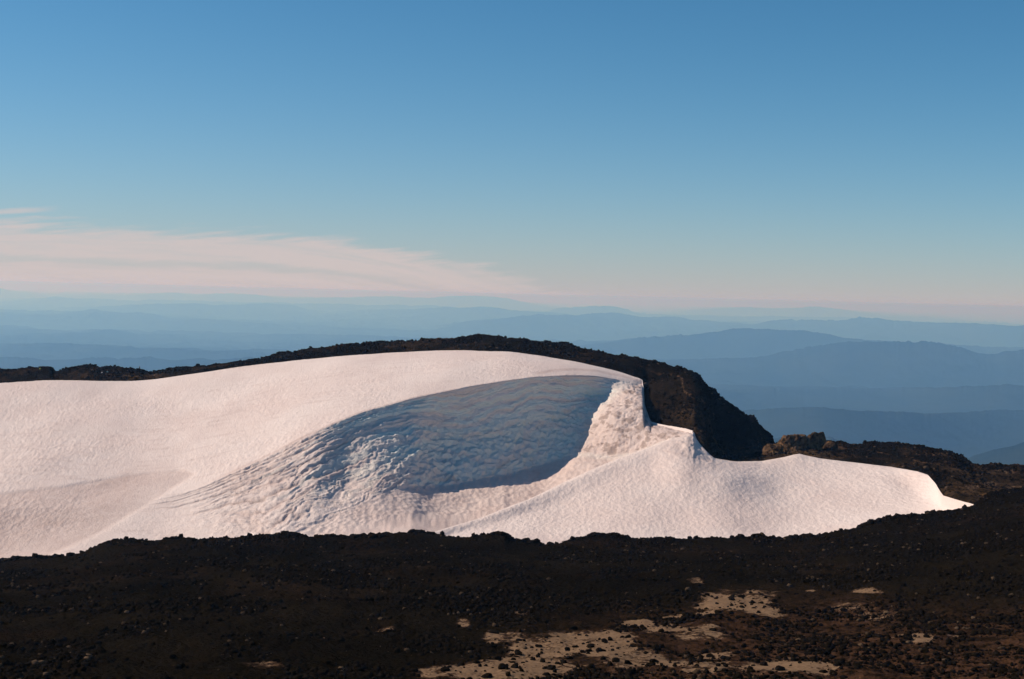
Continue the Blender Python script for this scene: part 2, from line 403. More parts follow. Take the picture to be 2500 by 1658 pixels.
# ------------------------------------------------------------------ rock: foreground slope and far rim
xr = np.arange(-700, 3200.1, 2.9)
fy = ip(FCREST, xr); fr = ip([(-700,88),(0,89),(900,90),(1500,90),(2080,93),(2377,98),(2500,100),(3200,108)], xr)
ey, er = edge_curve(xr)
sy = ip(SKYL, xr); srr = ip(SKYL_R, xr)
zs = lambda sl: level(xr)+F*sl
fys = smooth(fy, 22)
snowy = sst(xr, 2368, 2425)      # 0 where the snow lies behind the crest, 1 on the bare right side
Y = [zs(.55), zs(.40), zs(.335), zs(.300), zs(.279), zs(.245), zs(.212), fys, fy, fy+40*(1-snowy)+4, fy+150*(1-snowy)+6]
R = [2+0*xr, 5+0*xr, 13+0*xr, 24+0*xr, 33+0*xr, 46+0*xr, 62+0*xr, .22*62+.78*fr, fr, fr+3, fr+9]
Y[5] = .38*fys+.62*Y[4]; Y[6] = .72*fys+.28*Y[4]
Y[7] = np.maximum(fys+.07*(Y[4]-fys), fy+3)
n = [4, 5, 8, 16, 60, 90, 70, 22, 6, 6]
P, X, ys, ks = loft(xr, Y, R, n)
kk = np.broadcast_to(ks[:, None], X.shape)
N = grid_normals(P)
wx, wy = P[..., 0], P[..., 1]
lump = fbm(wx/9, wy/14, 0, 3, .5, 3)*.55
clink = fbm(wx/1.6, wy/2.2, 0, 4, .6, 11)
rid = 1-np.abs(fbm(wx/3.2, wy/4.5, 0, 3, .5, 31))*1.6
crestw = np.exp(-((kk-8)/.6)**2)
# sandy patches (centres and half-sizes in photograph pixels turned into a mask on the ground)
PATCH = [(1795,1478,88,24,1.0),(1850,1495,50,14,1.0),(1722,1498,32,8,1.0),(1645,1501,40,4.5,1.0),(1560,1523,45,14,.95),(1620,1535,60,16,.8),(1490,1556,60,14,.8),(1480,1590,80,24,.9),(1400,1570,60,22,.72),
 (1330,1590,110,26,.72),(1270,1630,110,30,.74),(1160,1645,90,16,.7),(1060,1650,60,10,.6),(1560,1610,90,26,.62),(1900,1632,120,22,1.0),(1990,1640,60,16,.9),(1740,1590,60,10,.62),(1700,1550,80,14,.55),
 (1730,1640,60,14,.6),(2225,1552,40,9,.95),(2250,1573,30,14,.8),(2190,1565,26,8,.7),(2115,1449,38,6,.8),(1978,1443,12,3,.95),(2330,1556,26,4,.7),(2075,1482,55,11,.50),(2130,1500,50,16,.45),
 (1270,1495,22,9,.55),(1130,1527,16,10,.6),(930,1535,20,7,.5),(1205,1562,20,10,.55),(640,1630,50,12,.42),(1640,1620,60,16,.7),(1700,1420,26,4,.5)]
sand = np.zeros_like(X)
fg = kk < 7.6
wob = 1+.35*fbm(wx/3.5, wy/6, 0, 3, .6, 91)
for (px, py, ax, ay, s_) in PATCH:
    dd = np.sqrt(((X-px)/ax)**2+((ys-py)/ay)**2)*wob
    sand = np.maximum(sand, min(1, s_*(1.14 if px < 1800 and py > 1540 else 1))*sst(dd, 1.5, .55))
sand = sand*fg
red = np.clip(sst(X, 1100, 1900)*sst(ys, 1440, 1600)*.8 + .55*np.exp(-(((X-2090)/110)**2+((ys-1490)/30)**2)) + .10*sst(fbm(wx/16, wy/22, 0, 3, .5, 61), .1, .7), 0, 1)*fg
near = sst(wy, 60, 110)
amp = (.10+.40*(1-sand*.8))
P += N*((lump*.8 + (clink*.30+rid*.18)*amp*1.6)*near)[..., None]
P[..., 2] += crestw*(np.maximum(fbm(wx/5, wy/5, 0, 4, .6, 77), -.2)*.55)
FG = (P.copy(), X.copy(), ys.copy(), kk.copy(), sand.copy())
grid_mesh("ground", P, M_ROCK, {'sand': sand, 'red': red})

# far rim behind the snow
m1y = .5*(ey+sy); m1r = .5*(er+srr)
w = sst(xr, 1700, 1745)*sst(xr, 1960, 1900)
m1y = m1y*(1-w)+w*np.interp(xr, [1700,1740,1760,1800,1830,1890,1960], [1085,1100,1108,1113,1110,1098,1095])
m1r = m1r*(1-w)+w*149.5
w2 = sst(xr, 1573, 1600)*(1-sst(xr, 1700, 1745))
m1y = m1y*(1-w2)+w2*(.35*ey+.65*sy); m1r = m1r*(1-w2)+w2*(.5*er+.5*srr)
m1y = np.maximum(m1y, sy+2)
e0y = ey+8*(1-snowy); e0r = er+.1+2.2*np.exp(-((xr-2303)/26)**2)+1.0*sst(xr, 1556, 1562)*sst(xr, 1700, 1690)
bare = snowy
e0y = e0y*(1-bare)+bare*(fy+2-.0*xr); e0r = e0r*(1-bare)+bare*(fr+4)
g2y = np.where(xr < 1694, ip(WBOT, xr)+95, ey+70); g2r = np.where(xr < 1694, ip(WBOT_R, xr)+1.5, er+1)
g2y = smooth(g2y, 14); g2r = smooth(g2r, 14)
Y = [fys+170*(1-snowy)+8, g2y*(1-bare)+bare*(fy+3), e0y, m1y, sy, sy+25, zs(.25), zs(.32), zs(.30)]
R = [fr+8, g2r*(1-bare)+bare*(fr+5), e0r, m1r, srr, srr+5, 230+0*xr, 500+0*xr, 1300+0*xr]
n = [8, 10, 46, 60, 8, 8, 12, 12]
P, X, ys, ks = loft(xr, Y, R, n)
kk = np.broadcast_to(ks[:, None], X.shape)
N = grid_normals(P)
wx, wy, wz = P[..., 0], P[..., 1], P[..., 2]
vis = sst(kk, 2.0, 2.35)
farw = sst(kk, 4.6, 6)
lump = fbm(wx/12, wy/12, wz/12, 4, .55, 13)
crag = fbm(wx/3.4, wy/3.4, wz/3.4, 4, .6, 23)
rid = 1-np.abs(fbm(wx/6, wy/6, wz/6, 3, .5, 33))*1.6
P += N*((lump*.7+crag*.5+rid*.4)*vis*(1-farw))[..., None]
P[..., 2] += (np.exp(-((kk-4)/.35)**2)*np.maximum(fbm(wx/4.5, wy/4.5, 0, 4, .65, 79), -.25)*.9 - .3*np.exp(-((kk-4)/.35)**2))
P += (N*(fbm(wx/250, wy/250, 0, 5, .55, 43)*18*farw)[..., None])
TRAILS = [([(1655,918),(1664,928),(1668,948),(1677,963),(1697,976),(1712,984)],3.0,.75),([(1702,1050),(1723,1062),(1743,1075),(1756,1095),(1768,1108),(1783,1116),(1820,1118)],3.2,.8),
 ([(2032,1097),(2053,1094),(2085,1097),(2116,1103),(2159,1110),(2211,1111),(2254,1108),(2300,1107)],3.0,.95),([(2216,1116),(2235,1125),(2262,1132),(2300,1133)],2.5,.6),([(2330,1112),(2342,1122),(2354,1131)],4,.8),
 ([(1560,893),(1590,905),(1650,915)],2.5,.3)]
red = .30*sst(fbm(wx/14, wy/14, wz/14, 3, .5, 63), -.1, .6)
red += .75*np.exp(-((X-1960)/75)**2-((ys-1085)/45)**2)*(kk > 2)
red += .55*sst(X, 2230, 2400)*(.5+.5*sst(fbm(wx/8, wy/8, 0, 3, .5, 65), -.2, .5))
red += .12*sst(X, 1560, 1600)*sst(X, 1760, 1700)*sst(ys, 900, 960)
red += .35*np.exp(-((X-290)/120)**2)*sst(ys, 905, 918)
sand = np.zeros_like(X)
for line, wpx, s_ in TRAILS:
    p = np.array(line, float)
    dmin = np.full(X.shape, 1e9)
    for a, b in zip(p[:-1], p[1:]):
        ab = b-a; L2 = (ab**2).sum()
        tt = np.clip(((X-a[0])*ab[0]+(ys-a[1])*ab[1])/L2, 0, 1)
        dmin = np.minimum(dmin, np.hypot(X-a[0]-tt*ab[0], ys-a[1]-tt*ab[1]))
    red = np.maximum(red, s_*1.6*sst(dmin, wpx, wpx*.3)); sand = np.maximum(sand, .36*s_*sst(dmin, wpx, wpx*.3))
for (px, py, ax, ay, s_) in [(2412,1184,26,9,.55),(2482,1194,26,6,.5),(2455,1155,30,6,.45),(300,920,36,4,.5),(250,914,30,3,.42),(370,917,20,4,.45),(1640,1150,10,5,.4),(2380,1190,30,8,.4)]:
    sand = np.maximum(sand, s_*sst(np.sqrt(((X-px)/ax)**2+((ys-py)/ay)**2), 1.4, .5))
ok = (kk > 2.0) & (kk < 4.6)
RIM = (P.copy(), X.copy(), ys.copy(), kk.copy())
grid_mesh("ridge", P, M_RIM, {'sand': sand*ok, 'red': np.clip(red, 0, 1)*ok})

# ------------------------------------------------------------------ snow
xa = np.arange(-700, 1694.1, 2.35)
sm = lambda pts, s_=4: smooth(ip(pts, xa), s_)
keep = xa < 1540
def sm2(pts): 
    a = ip(pts, xa); b = smooth(a, 6); wv = sst(xa, 1500, 1550); return b*(1-wv)+a*wv
ty, tr_, ly, lr, by, br = sm2(TOP), sm2(TOP_R), sm2(LIP), sm2(LIP_R), sm2(WBOT), sm2(WBOT_R)
wall = sst(xa, 960, 1090)
right = sst(xa, 1385, 1510)
right2 = sst(xa, 1430, 1565)
flank = sst(xa, 760, 860)*sst(xa, 1070, 980)
my = by+(ly-by)*(.50-.08*flank)
mr = br+(lr-br)*(.5+.38*wall*(1-right)*(1-flank)+.08*flank-.27*right)
py_ = by+(ly-by)*.80
pr_ = br+(lr-br)*(.8+.24*wall*(1-right2)*(1-flank)+.10*flank-.22*right2)
n0y = np.maximum(by+60, ip(FCREST, xa)+40); n0r = np.minimum(104+0*xa, br-4)
n1y = np.maximum(by+14, .55*by+.45*n0y); n1r = n0r+(br-n0r)*.62
dy = ly+(ty-ly)*.45; dr = lr+(tr_-lr)*.34
Y = [n0y+60, n0y, n1y, by, my, py_, ly, dy, ty, ty+14, ty+70]
R = [n0r-6, n0r, n1r, br, mr, pr_, lr, dr, tr_, tr_+2.5, tr_+6]
n = [6, 10, 56, 70, 50, 30, 70, 90, 5, 5]
P, X, ys, ks = loft(xa, Y, R, n, sharp=(3, 6))
kk = np.broadcast_to(ks[:, None], X.shape)
# relax the creases away from the hollow so the left field stays smooth
N = grid_normals(P)
wx, wy, wz = P[..., 0], P[..., 1], P[..., 2]
inwall = sst(kk, 2.9, 3.1)*sst(kk, 6.05, 5.9)
fold = sst(X, 380, 640)*inwall
deep = sst(X+(kk-3)*72+30*fbm(wx/3, wy/3, wz/3, 3, .6, 19), 960, 1070)*inwall
lit = sst(X-(kk-3)*50, 1365, 1425)*inwall
floor_ = sst(kk, 3.05, 2.95)*sst(X, 560, 800)
field = 1-np.clip(fold+floor_, 0, 1)
cups = (worley(wx/1.0, wy/1.7, 4)-.45)*.13 + (worley(wx/2.3+.4*fbm(wx/5,wy/5,0,2,.5,3), wy/3.2, 14)-.45)*.10
swell = fbm(wx/26, wy/40, 0, 3, .5, 8)*.45
disp = swell*np.clip(field, 0.1, 1) + cups*field*np.clip(.75+.9*fbm(wx/24, wy/24, 0, 3, .5, 173), .25, 1.4)
# floor of the hollow: coarse penitents
disp += floor_*((worley(wx/1.4, wy/2.4, 5)-.4)*.36+fbm(wx/5, wy/9, 0, 3, .5, 9)*.30)
# folded, layered flank: grooves running along the layers
warp = fbm(wx/22, wy/22, 0, 3, .5, 12)
lay = (kk-3)*4.2+warp*1.5+.5*fbm(wx/6, wy/6, wz/6, 3, .55, 18)
g1 = 1-np.abs(vnoise(lay*2.0, X/260., 0, 41))*1.5
g2 = 1-np.abs(vnoise(lay*6.0, X/120., 3, 42))*1.5
chop = fbm(wx/2.0, wy/2.6, wz/1.4, 4, .6, 15)
knob = (worley(wx/1.9+wz*.3, wy/3.0+wz*.5, 25)-.4)
disp += fold*(1-deep)*(g1*.18+g2*.22+chop*.24+knob*.14)
# shaded ice wall: smooth upper part, cauliflower lower part, ledges between layers
low = sst(kk, 4.9, 3.6)
ledge = vnoise(lay*2.6+X/500., X/500., 7, 44)
disp += deep*(1-lit)*(ledge*.28+g2*.04+low*(knob*.85+chop*.8)+(1-low)*chop*.38+.16*vnoise(lay*9, X/60., 5, 47))
# sunlit fluted end of the wall
fl = 1-np.abs(fbm(wx/1.5+.5*warp, wy/2.4, wz/9, 3, .55, 17))*1.8
disp += deep*lit*(fl*.26+chop*.10)
disp *= 1-.25*sst(X, 1560, 1590)
# gentle dip along the dirt line on the dome's right shoulder
P = P+N*disp[..., None]
# colours
nb_ = fbm(wx/18, wy/30, 0, 4, .55, 71)
wav = .10*fbm(X/90., kk*.6, 0, 4, .55, 131)
lines = 0
for c_, w_, s_, x0_, x1_ in ((5.80,.020,.8,330,1000),(5.62,.028,.6,360,880),(5.40,.022,.8,300,930),(5.12,.030,.6,380,860),(4.85,.025,.85,330,940),(4.50,.030,.7,420,880),(4.12,.035,.8,400,900),(3.75,.04,.7,480,860),(3.4,.04,.7,520,820)):
    lines = np.maximum(lines, s_*np.exp(-((kk+wav*(6.4-c_)-c_)/(w_*1.9))**2)*sst(X, x0_, x0_+160)*sst(X, x1_, x1_-120))
for c_, w_, s_ in ((5.70,.03,.45),(5.05,.04,.40),(4.55,.05,.45),(4.0,.05,.5),(3.55,.06,.6),(3.12,.06,.8)):
    lines = np.maximum(lines, s_*np.exp(-((kk+wav*1.3-c_)/w_)**2)*sst(fbm(X/70., kk*2, 0, 3, .6, int(c_*100)), -.35, .35)*deep*(1-lit))
P[..., 2] -= lines*.45
dirt_shade = .16*sst(nb_, 0, .9)+.34*field*sst(fbm(wx/7+wy*.06, wy/1.3+wx*.05, 0, 4, .6, 171), .18, .7)*sst(fbm(wx/30, wy/30, 0, 2, .5, 172), -.4, .4)
# pinkish tongue lower left: bounded above by a soft step
ytop = ip([(-700,1300),(0,1206),(150,1190),(250,1168),(370,1148),(440,1141),(490,1150)], X)
ybot = ip([(-700,1600),(0,1420),(200,1330),(330,1262),(400,1218),(450,1180),(490,1152)], X)
tong = sst(ys-ytop+3*nb_, -2, 5)*sst(ybot-ys+8*nb_, -6, 14)*(X < 492)
dirt_shade = np.maximum(dirt_shade, tong*(.62+.2*nb_)*sst(kk, 8.2, 7.9))
P[..., 2] -= .35*tong*(kk < 8)
# dark grit along the lip and the layers of the flank
dirt_shade = np.maximum(dirt_shade, .75*np.exp(-((kk-6.02)/.035)**2)*sst(X, 450, 600))
dirt_shade = np.maximum(dirt_shade, .45*np.exp(-((kk-5.93)/.02)**2)*sst(X, 450, 600)*sst(X, 1000, 900))
dirt_shade = np.maximum(dirt_shade, fold*(1-deep)*np.maximum(.55*sst(g1, .55, .95), .6*sst(g2, .80, .98)))
dirt_shade = np.maximum(dirt_shade, fold*(1-deep)*.7*np.exp(-((X-1010)/110)**2-((ys-1170)/30)**2))
dirt_shade = np.maximum(dirt_shade, fold*(1-deep)*.6*np.exp(-((X-830)/60)**2-((ys-1150)/40)**2))
dirt_shade = np.maximum(dirt_shade, floor_*(.36+.16*sst(X, 900, 1150)+.20*sst(fbm(wx/4, wy/12, 0, 3, .5, 73), -.1, .6)))  # floor of the hollow toned darker than the mound crest before it
dirt_shade = np.maximum(dirt_shade, lines*1.15)
dirt_shade = np.maximum(dirt_shade, lit*(.62+.38*sst(chop, -.1, .5)))
arc = np.abs(ys-ip([(1316,912),(1350,906),(1400,904),(1460,908),(1520,918),(1565,932)], X))
dirt_shade = np.maximum(dirt_shade, .62*sst(arc, 5, 1)*(X > 1310)*(kk > 5.95)*(kk < 8))
ice_fill = deep*(1-lit)*np.clip(.25+.9*sst(vnoise(lay*1.5+2+.3*chop, X/420., 1, 81)+.25*fbm(wx/3, wy/3, wz/1.5, 3, .6, 82), -.05, .45)+.30*low, 0, 1)  # ice bands plus lightened colour, limited to the shaded part of the wall
ice_fill = np.maximum(ice_fill, fold*(1-deep)*.55*sst(vnoise(lay*1.9, X/300., 1, 83), .1, .6)*sst(ys, 1260, 1120)*sst(X, 560, 700))
P[..., 2] += 0
grid_mesh("snowfield", P, M_SNOW, {'dirt_shade': np.clip(dirt_shade, 0, 1), 'ice_fill': np.clip(ice_fill, 0, 1)})

# snow mound in front of the hollow
xb = np.arange(850, 3000.1, 2.35)
cyv = ip(LOBE, xb); crv = ip(LOBE_R, xb)
s1 = sst(xb, 1640, 1600)
cyv = smooth(cyv, 5)*s1+cyv*(1-s1)
fyb = ip(FCREST, xb)
a0y = np.maximum(fyb+70, cyv+30); a0r = np.minimum(97+0*xb, crv-8)
a1y = np.maximum(fyb+22, cyv+12); a1r = np.minimum(105+0*xb, crv-3.5)
a0y, a0r, a1y, a1r = [smooth(v, 26) for v in (a0y, a0r, a1y, a1r)]
rollmax = lambda a, k: np.max(np.stack([np.roll(np.pad(a, k, mode='edge'), j)[k:-k] for j in range(-k, k+1)]), axis=0)
cs = smooth(rollmax(cyv, 26), 16); crs = smooth(crv, 24)
cs2 = smooth(rollmax(cyv, 40), 40)
hh = a1y-cs
w3 = sst(xb, 1580, 1690)*sst(xb, 1920, 1760)
a1r = np.minimum(a1r, crv-3)
a2y = a1y-(a1y-cs2)*.50; a2r = np.minimum(a1r+(crs-a1r)*.44, crv-1.8)
a3y = a1y-hh*.86; a3r = np.minimum(a1r+(crs-a1r)*.78, crv-.7)-2.6*w3
a3y = np.maximum(a3y, cyv+2)
behind = sst(xb, 1700, 1680)
Y = [a0y, a1y, a2y, a3y, cyv, cyv+10+12*behind, cyv+90]
R = [a0r, a1r, a2r, a3r, crv, crv+1.6+1.4*behind, crv+5+2*behind]
n = [10, 80, 80, 50, 8, 8]
P, X, ys, ks = loft(xb, Y, R, n)
kk = np.broadcast_to(ks[:, None], X.shape)
N = grid_normals(P)
wx, wy, wz = P[..., 0], P[..., 1], P[..., 2]
cups = (worley(wx/1.0, wy/1.8, 24)-.45)*.15 + (worley(wx/2.2+.4*fbm(wx/5,wy/5,0,2,.5,3), wy/3.6, 34)-.45)*.12
swell = fbm(wx/22, wy/34, 0, 3, .5, 28)*.38
tip = np.exp(-((X-1690)/55)**2)*sst(kk, 3.0, 3.6)
disp = (cups+swell*sst(kk, 4.2, 3.4)) + tip*fbm(wx/2.2, wy/4, wz/2, 4, .6, 29)*.5
edge_keep = sst(kk, 4.0, 3.7)
P = P+N*(disp*(.35+.65*edge_keep))[..., None]
nb_ = fbm(wx/16, wy/26, 0, 4, .55, 72)
dirt_shade = .14*sst(nb_, 0, .9)+.30*tip
dirt_shade = np.maximum(dirt_shade, .5*sst(np.abs(ys-ip([(1614,1098),(1650,1106),(1700,1116),(1745,1124)], X)), 5, 1)*(X > 1610)*(X < 1745))  # crease below the shaded slope by the tip, its shade put into the colour
grid_mesh("snow_mound", P, M_SNOW, {'dirt_shade': np.clip(dirt_shade, 0, 1), 'ice_fill': 0*dirt_shade})

# ------------------------------------------------------------------ stones
def mat_stone(name, a, b, sc=1.2):
    mt, t = mat_new(name)
    pos = t.n('ShaderNodeNewGeometry').outputs['Position']
    tone = t.n('ShaderNodeAttribute', attribute_name='tone').outputs['Fac']
    n1 = t.noise(pos, sc, 5, .65); n2 = t.noise(pos, sc*5, 3, .7)
    col = t.mix(t.sstep(n1, .35, .68), c4(*a), c4(*b))
    col = t.mix(tone, col, c4(.11, .075, .048))
    bs = t.n('ShaderNodeBsdfPrincipled'); t.put(bs.inputs['Base Color'], col); bs.inputs['Roughness'].default_value = .95
    bs.inputs['Specular IOR Level'].default_value = .0
    t.put(bs.inputs['Normal'], bumpc(t, n2, .7, .25/sc, bumpc(t, n1, .6, .6/sc)))
    o = t.n('ShaderNodeOutputMaterial'); t.put(o.inputs[0], bs)
    return mt
M_STONE = mat_stone("dark_lava_stone", (.0066, .0052, .0033), (.0155, .0115, .0075), 3.0)
M_CRAG = mat_stone("brown_crag_rock", (.035, .022, .012), (.20, .12, .065), .55)
M_BLOCK = mat_stone("black_lava_block", (.007, .0055, .0045), (.018, .013, .010), .6)
rng = np.random.default_rng(7)
ph = (1+5**.5)/2
IV = np.array([(-1,ph,0),(1,ph,0),(-1,-ph,0),(1,-ph,0),(0,-1,ph),(0,1,ph),(0,-1,-ph),(0,1,-ph),(ph,0,-1),(ph,0,1),(-ph,0,-1),(-ph,0,1)], float)
IV /= np.linalg.norm(IV[0])
IF = np.array([(0,11,5),(0,5,1),(0,1,7),(0,7,10),(0,10,11),(1,5,9),(5,11,4),(11,10,2),(10,7,6),(7,1,8),(3,9,4),(3,4,2),(3,2,6),(3,6,8),(3,8,9),(4,9,5),(2,4,11),(6,2,10),(8,6,7),(9,8,1)])
def scatter(name, P, wgt, count, smin, smax, power, mat, label, tonep=.03, lift=.2):
    Pf = P.reshape(-1, 3); w = wgt.reshape(-1); w = w/w.sum()
    idx = rng.choice(len(Pf), count, p=w)
    base = Pf[idx]+rng.normal(0, .12, (count, 3))*np.array([1, 1, 0])
    u = rng.random(count); size = smin*(1+u**power*(smax/smin-1))
    V = IV[None]*(1+rng.uniform(-.32, .25, (count, 12, 1)))
    V = V*rng.uniform(.65, 1.25, (count, 1, 3))
    a = rng.uniform(0, 6.283, count); ca, sa = np.cos(a)[:, None], np.sin(a)[:, None]
    x, y, z = V[..., 0]*ca-V[..., 1]*sa, V[..., 0]*sa+V[..., 1]*ca, V[..., 2]*.75
    V = np.stack([x, y, z], -1)*size[:, None, None]+base[:, None, :]+np.array([0, 0, 1])*(size*lift)[:, None, None]
    nv = count*12
    me = bpy.data.meshes.new(name); me.vertices.add(nv); me.vertices.foreach_set('co', V.reshape(-1).astype(np.float32))
    fc = (IF[None]+np.arange(count)[:, None, None]*12).reshape(-1)
    nf = count*20
    me.loops.add(nf*3); me.loops.foreach_set('vertex_index', fc.astype(np.int32))
    me.polygons.add(nf); me.polygons.foreach_set('loop_start', (np.arange(nf)*3).astype(np.int32)); me.polygons.foreach_set('loop_total', np.full(nf, 3, np.int32))
    tone = np.where(rng.random(count) < tonep, rng.uniform(.3, 1, count), 0)
    at = me.attributes.new('tone', 'FLOAT', 'POINT'); at.data.foreach_set('value', np.repeat(tone, 12).astype(np.float32))
    me.update(calc_edges=True); me.materials.append(mat)
    o = bpy.data.objects.new(name, me); COL.objects.link(o)
    o['kind'] = 'stuff'; o['label'] = label
    return o
def areas(P):
    du = np.gradient(P, axis=1); dv = np.gradient(P, axis=0)
    return np.linalg.norm(np.cross(du, dv), axis=2)
Pg, Xg, yg, kg, sg = FG
A = areas(Pg)*((Xg > -80) & (Xg < 2580) & (kg > 3.6) & (kg < 8.1))
patchy = np.clip(.35+fbm(Pg[..., 0]/7, Pg[..., 1]/9, 0, 3, .5, 201)*1.1, .03, 1.3)
scatter("scree", Pg, A*patchy*(1-.93*sst(sg, .3, .75)), 80000, .06, .38, 4.5, M_STONE, "loose dark lava scree covering the foreground slope", .035)
scatter("crest_scree", Pg, A*np.exp(-((kg-7.97)/.12)**2)*np.clip(.1+fbm(Pg[..., 0]/9, 0, 0, 3, .5, 205)*2, .04, 2), 2600, .2, .75, 2.5, M_STONE, "dark clinker stones along the top of the foreground slope", .01)
Pr, Xr_, yr_, kr = RIM
Ar = areas(Pr)*((Xr_ > -80) & (Xr_ < 2580) & (kr > 2.05) & (kr < 4.1))
scatter("ridge_rubble", Pr, Ar*np.clip(.4+fbm(Pr[..., 0]/16, Pr[..., 1]/16, 0, 3, .5, 207), .05, 1.4)*(1+3*np.exp(-((kr-4)/.2)**2)), 24000, .18, .7, 4.5, M_STONE, "broken lava rubble on the dark ridge behind the snow", .03)

# single rocks lying on and beside the pale sand: a dozen shapes, copied
def rock_mesh(seed, sub=3, r=1.0, cuts=9, rough=.10):
    import bmesh
    bm = bmesh.new(); bmesh.ops.create_icosphere(bm, subdivisions=sub, radius=1.0)
    rg = np.random.default_rng(seed)
    co = np.array([v.co[:] for v in bm.verts])
    for _ in range(cuts):
        nv = rg.normal(size=3); nv /= np.linalg.norm(nv); dcut = rg.uniform(.52, .85)
        dd = co@nv; co -= np.maximum(dd-dcut, 0)[:, None]*nv
    nn = co/np.linalg.norm(co, axis=1)[:, None]
    co += nn*(fbm(co[:, 0]*1.8+seed, co[:, 1]*1.8, co[:, 2]*1.8, 4, .6, seed)*rough)[:, None]
    for v, c in zip(bm.verts, co): v.co = c*r
    me = bpy.data.meshes.new("rock"); bm.to_mesh(me); bm.free()
    return me
RM = []
for i in range(12):
    me = rock_mesh(300+i); me.materials.append(M_STONE); RM.append(me)
cand = (Xg > 1050) & (Xg < 2420) & (kg < 6.9) & (kg > 3.9) & (yg > 1440) & (yg < 1656)
wv = (A*cand*(.12+1.0*sst(sg, .3, .6))).reshape(-1); wv /= wv.sum()
idx = rng.choice(len(wv), 290, p=wv, replace=False)
Pf = Pg.reshape(-1, 3)
for j, i in enumerate(idx):
    o = bpy.data.objects.new("rock", RM[j % 12]); COL.objects.link(o)
    sz = float(.11+.34*rng.random()**3.0)
    p = Pf[i]; o.location = (p[0], p[1], p[2]+sz*.18)
    o.scale = (sz*rng.uniform(.9, 1.5), sz*rng.uniform(.8, 1.2), sz*rng.uniform(.6, .9))
    o.rotation_euler = (rng.uniform(-.25, .25), rng.uniform(-.25, .25), rng.uniform(0, 6.28))
    o['label'] = "dark lava rock lying on the pale sandy patches of the foreground slope"
    o['category'] = "rock"; o['group'] = "dark rocks strewn over the sandy foreground"

# ------------------------------------------------------------------ crags
def crag(name, x0, x1, y0, y1, r, depth, seed, mat, label, cat, cuts=16):
    me = rock_mesh(seed, 6, 1.0, cuts, .20); me.materials.append(mat)
    o = bpy.data.objects.new(name, me); COL.objects.link(o)
    c = unproj(np.array([(x0+x1)/2]), np.array([(y0+y1)/2]), np.array([r]))[0]
    hw = (x1-x0)/2*r*S/F*1.25; hh = (y1-y0)/2*r*S/F*1.25
    o.location = c; o.scale = (hw, hw*depth, hh); o['label'] = label; o['category'] = cat
    return o
crag("rock_outcrop", 1900, 1974, 1061, 1126, 144.5, .9, 401, M_CRAG, "tallest brown crag behind the snow mound, left of the notch", "rock outcrop")
crag("rock_outcrop", 1956, 2018, 1061, 1132, 145.2, .9, 402, M_CRAG, "rounded brown crag with grey top right of the notch", "rock outcrop")
crag("rock_outcrop", 1864, 1916, 1084, 1128, 143.5, .9, 403, M_CRAG, "low brown crag sloping down to the gap beside the dark hill", "rock outcrop")
crag("rock_outcrop", 2006, 2046, 1077, 1118, 147, .9, 404, M_CRAG, "small dark brown crag where the footpath begins on the ridge", "rock outcrop")
crag("boulder", 96, 130, 893, 912, 176, .8, 405, M_BLOCK, "black block of lava with a steep right side on the far left ridge", "boulder")
crag("boulder", 330, 354, 900, 914, 177, .8, 406, M_BLOCK, "dark boulder beside a dip in the far left ridge", "boulder")

# ------------------------------------------------------------------ hikers
def plain(name, c, rough=.8):
    mt, t = mat_new(name)
    pos = t.n('ShaderNodeTexCoord').outputs['Object']
    n1 = t.noise(pos, 9, 3, .5)
    bs = t.n('ShaderNodeBsdfPrincipled'); bs.inputs['Roughness'].default_value = rough
    t.put(bs.inputs['Base Color'], t.mix(t.sstep(n1, .3, .7), c4(*[v*.85 for v in c]), c4(*c)))
    o = t.n('ShaderNodeOutputMaterial'); t.put(o.inputs[0], bs)
    return mt
M_SKIN = plain("skin", (.45, .28, .2)); M_HAIR = plain("hair", (.03, .02, .015)); M_TROU = plain("trouser_cloth", (.02, .02, .025))
def skin_mesh(name, joints, edges, radii, mat, sub=1):
    me = bpy.data.meshes.new(name); me.from_pydata(joints, edges, [])
    o = bpy.data.objects.new(name, me); COL.objects.link(o)
    md = o.modifiers.new("skin", 'SKIN')
    if not me.skin_vertices: 
        me.attributes  # layer is made by the modifier below
        bpy.context.view_layer.objects.active = o
    for v, r in zip(me.skin_vertices[0].data, radii): v.radius = (r, r)
    me.skin_vertices[0].data[0].use_root = True
    ss = o.modifiers.new("sub", 'SUBSURF'); ss.levels = sub; ss.render_levels = sub
    dg = bpy.context.evaluated_depsgraph_get(); nm = bpy.data.meshes.new_from_object(o.evaluated_get(dg))
    o.modifiers.clear(); o.data = nm; nm.materials.clear(); nm.materials.append(mat); nm.name = name
    for p in nm.polygons: p.use_smooth = True
    return o
